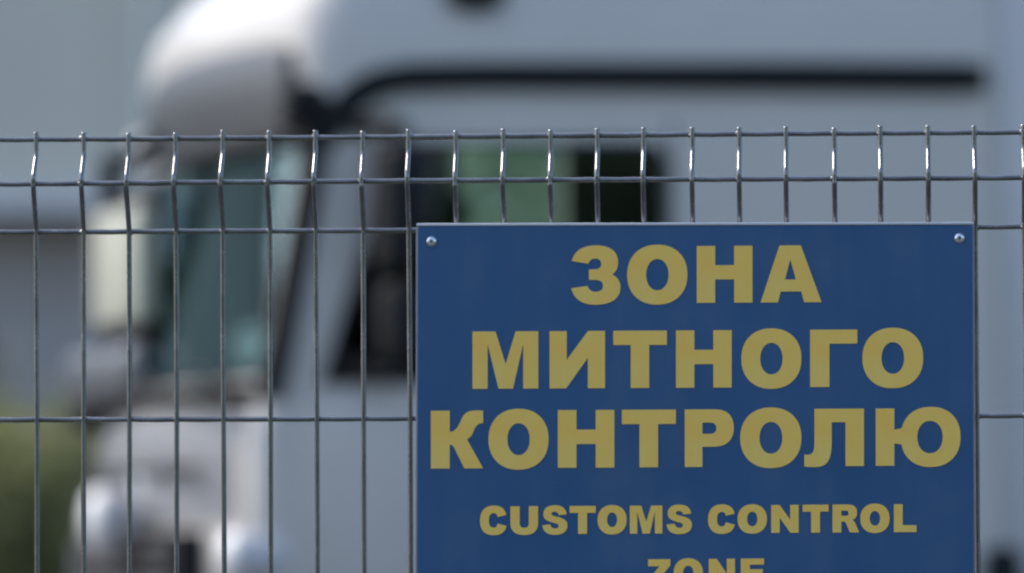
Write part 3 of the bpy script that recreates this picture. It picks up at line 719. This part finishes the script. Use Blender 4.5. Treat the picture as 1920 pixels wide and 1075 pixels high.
# ------------------------------------------------------------------ semi-trailer coupled behind (mostly beyond the right edge)
TL0 = LR + .78
tl_loc = N0 + LX * TL0
trailer = thing('semi_trailer', 'pale grey box trailer coupled behind the lorry cab at the right edge', 'trailer', tl_loc, PHI)
link('trailer_box', boxmesh('trailer_box', 0, 12.6, -.04, CW + .06, 1.22, 3.98, bev=.03), M['trailer'], trailer)
for k in range(13):
    x = .03 + k * 12.54 / 12
    link('side_rib', boxmesh('side_rib', x - .03, x + .03, -.058, -.03, 1.25, 3.95, bev=.004), M['alu'], trailer)
link('chassis_rail', boxmesh('chassis_rail', 1.0, 12.5, .70, CW - .70, 1.03, 1.22), M['steel'], trailer)
link('side_guard', boxmesh('side_guard', 4.2, 8.0, .02, .05, .55, .85, bev=.01), M['alu'], trailer)
for w in (.55, CW - .55):
    link('landing_leg', boxmesh('landing_leg', 3.5, 3.62, w - .06, w + .06, .0, 1.06), M['steel'], trailer)
for x in (8.8, 10.1, 11.4):
    wheel(x, .18, trailer); wheel(x, CW - .18, trailer, True)
    bm = bmesh.new(); tube(bm, [(x, .2, .5), (x, CW - .2, .5)], .07, 8); link('axle', mesh(bm, 'axle', True), M['steel'], trailer)
    link('axle_hanger', boxmesh('axle_hanger', x - .1, x + .1, .75, CW - .75, .5, 1.05), M['steel'], trailer)

# ------------------------------------------------------------------ terminal building behind
BY = 46.0
def at(px, py, Y):
    d = ray(px, py); return CAM + d * (Y / d.y)
zb = at(60, 396, BY).z
bld = thing('terminal_building', 'pale grey flat-roofed terminal building with a dark ground storey behind the lorry', 'building', (-6, BY, 0), 0)
link('wall', boxmesh('wall', -30, 26, .4, 12, zb, 8.6), M['clad'], bld)
lower = link('ground_storey', boxmesh('ground_storey', -29.8, 25.8, .9, 11.8, 0, zb + .01), M['dark'], bld)
link('parapet', boxmesh('parapet', -30.1, 26.1, .3, 12.1, 8.6, 8.85, bev=.03), M['alu'], bld)
link('canopy', boxmesh('canopy', -30, 26, .1, .9, zb - .05, zb + .22, bev=.03), M['fair'], bld)
pane = boxmesh('window', -1.1, 1.1, -.05, .05, .9, 3.2); pane.materials.append(M['wglass'])
frm = None
bmf = bmesh.new()
for a in ((-1.16, -1.1, .84, 3.26), (1.1, 1.16, .84, 3.26), (-1.1, 1.1, .84, .9), (-1.1, 1.1, 3.2, 3.26), (-.03, .03, .9, 3.2)):
    box(bmf, a[0], a[1], -.09, .0, a[2], a[3])
frm = mesh(bmf, 'window_frame'); frm.materials.append(M['steel'])
for k in range(14):
    o = link('window', pane, None, bld); o.location = (-27.5 + k * 4.0, .86, 0)
    f_ = link('window_frame', frm, None, o)
jt = boxmesh('cladding_joint', -.03, .03, .36, .41, zb + .25, 8.58); jt.materials.append(M['alu'])
for k in range(28):
    o = link('cladding_joint', jt, None, bld); o.location = (-29 + k * 2.0, 0, 0)

# ------------------------------------------------------------------ plants
def foliage(name, c, rx, ry, rz, n, size, m, parent, seed, shell=.55):
    rr = random.Random(seed); vs, fs = [], []
    clumps = []
    for _ in range(max(8, n // 140)):
        while True:
            p = Vector((rr.uniform(-1, 1), rr.uniform(-1, 1), rr.uniform(-1, 1)))
            if shell < p.length < 1: break
        clumps.append((p, rr.uniform(.16, .34)))
    for _ in range(n):
        p, r = rr.choice(clumps)
        q = p + Vector((rr.gauss(0, 1), rr.gauss(0, 1), rr.gauss(0, 1))) * r * .55
        o = Vector((c[0] + q.x * rx, c[1] + q.y * ry, max(.03, c[2] + q.z * rz)))
        a = Vector((rr.gauss(0, 1), rr.gauss(0, 1), rr.gauss(0, 1))).normalized(); b = a.orthogonal().normalized()
        b = (Matrix.Rotation(rr.uniform(0, 6.28), 3, a) @ b); c2 = a.cross(b); s = size * rr.uniform(.6, 1.3)
        i = len(vs); vs += [o - b * s, o + c2 * s * .42 + a * s * .1, o + b * s, o - c2 * s * .42 + a * s * .1]
        fs.append((i, i + 1, i + 2, i + 3))
    me = bpy.data.meshes.new(name); me.from_pydata([tuple(v) for v in vs], [], fs); return link(name, me, m, parent)
def stems(name, h, spread, k, r0, parent, seed):
    rr = random.Random(seed); bm = bmesh.new()
    for i in range(k):
        a = rr.uniform(0, 6.28); d = rr.uniform(.2, 1) * spread
        tube(bm, [(0, 0, 0), (d * .25 * math.cos(a), d * .25 * math.sin(a), h * .4), (d * math.cos(a), d * math.sin(a), h * rr.uniform(.8, 1))], [r0, r0 * .7, r0 * .25], 6)
    return link(name, mesh(bm, name, True), M['bark'], parent)
def shrub(px, top_py, Y, rx, label, seed):
    p = at(px, top_py, Y)
    s = thing('shrub', label, 'shrub', (p.x, p.y, 0), 0, 'shrubs along the terminal wall')
    h = p.z
    foliage('crown', (0, 0, h * .52), rx, rx * .8, h * .46, 12000, .05, M['leaf'], s, seed)
    stems('trunk', h * .7, rx * .6, 7, .03, s, seed)
shrub(45, 772, 36, .62, 'olive green leafy shrub at the lower left edge', 1)
shrub(150, 812, 37, .52, 'smaller olive green shrub between the left edge and the lorry front', 2)
shrub(-95, 730, 38, .75, 'tall shrub at the extreme left just outside the wire grid', 3)
def tree(px, Y, h, rx, label, seed, m):
    p = at(px, 500, Y)
    t = thing('broadleaf_tree', label, 'tree', (p.x, p.y, 0), 0)
    foliage('crown', (0, 0, h * .62), rx, rx, h * .36, 15000, .062, m, t, seed, .35)
    bm = bmesh.new(); rr = random.Random(seed)
    tube(bm, [(0, 0, 0), (.05, 0, h * .25), (-.04, .03, h * .5), (.02, 0, h * .85)], [.16, .13, .09, .03], 10)
    for k in range(9):
        a = rr.uniform(0, 6.28); z0 = h * rr.uniform(.3, .6); d = rx * rr.uniform(.5, .9)
        tube(bm, [(0, 0, z0), (d * .5 * math.cos(a), d * .5 * math.sin(a), z0 + h * .1), (d * math.cos(a), d * math.sin(a), z0 + h * .2)], [.06, .04, .012], 6)
    link('trunk', mesh(bm, 'trunk', True), M['bark'], t)
tree(1190, 27, 5.6, 1.05, 'green broadleaf tree seen through the lorry cab windows', 11, M['leaf3'])

# added belt of trees, unseen behind the viewer, giving wires and cab glass dark reflections
bm = bmesh.new(); rr = random.Random(5); NX, NZ = 150, 10; gr = []
for i in range(NX + 1):
    x = -75 + 150 * i / NX; row = []
    h = 5.0 + .7 * math.sin(x * .7) + .5 * math.sin(x * 1.9 + 1) + rr.uniform(-.3, .3)
    for j in range(NZ + 1):
        t = j / NZ; row.append(bm.verts.new((x + rr.uniform(-.2, .2), -15 - .05 * abs(x) * 0 + 1.2 * math.sin(x * 1.3 + t * 5) * .4 - 1.5 * t * t + rr.uniform(-.35, .35), h * t - .02)))
    gr.append(row)
for i in range(NX):
    for j in range(NZ): bm.faces.new((gr[i][j], gr[i + 1][j], gr[i + 1][j + 1], gr[i][j + 1]))
for i in range(9000):
    x = rr.uniform(-70, 70); z = rr.uniform(.1, 5.4); y = -14.4 - rr.uniform(0, .9); a = Vector((rr.gauss(0, 1), rr.gauss(0, 1), rr.gauss(0, 1))).normalized() * .2; b = a.orthogonal().normalized() * .1
    o_ = Vector((x, y, z)); bm.faces.new([bm.verts.new(o_ + q) for q in (-a, b, a, -b)])
belt = link('added_tree_belt', mesh(bm, 'added_tree_belt'), M['leaf2']); belt['kind'] = 'stuff'
belt['label'] = 'added belt of dark green trees unseen behind the viewer, for dark reflections'; belt['category'] = 'trees'
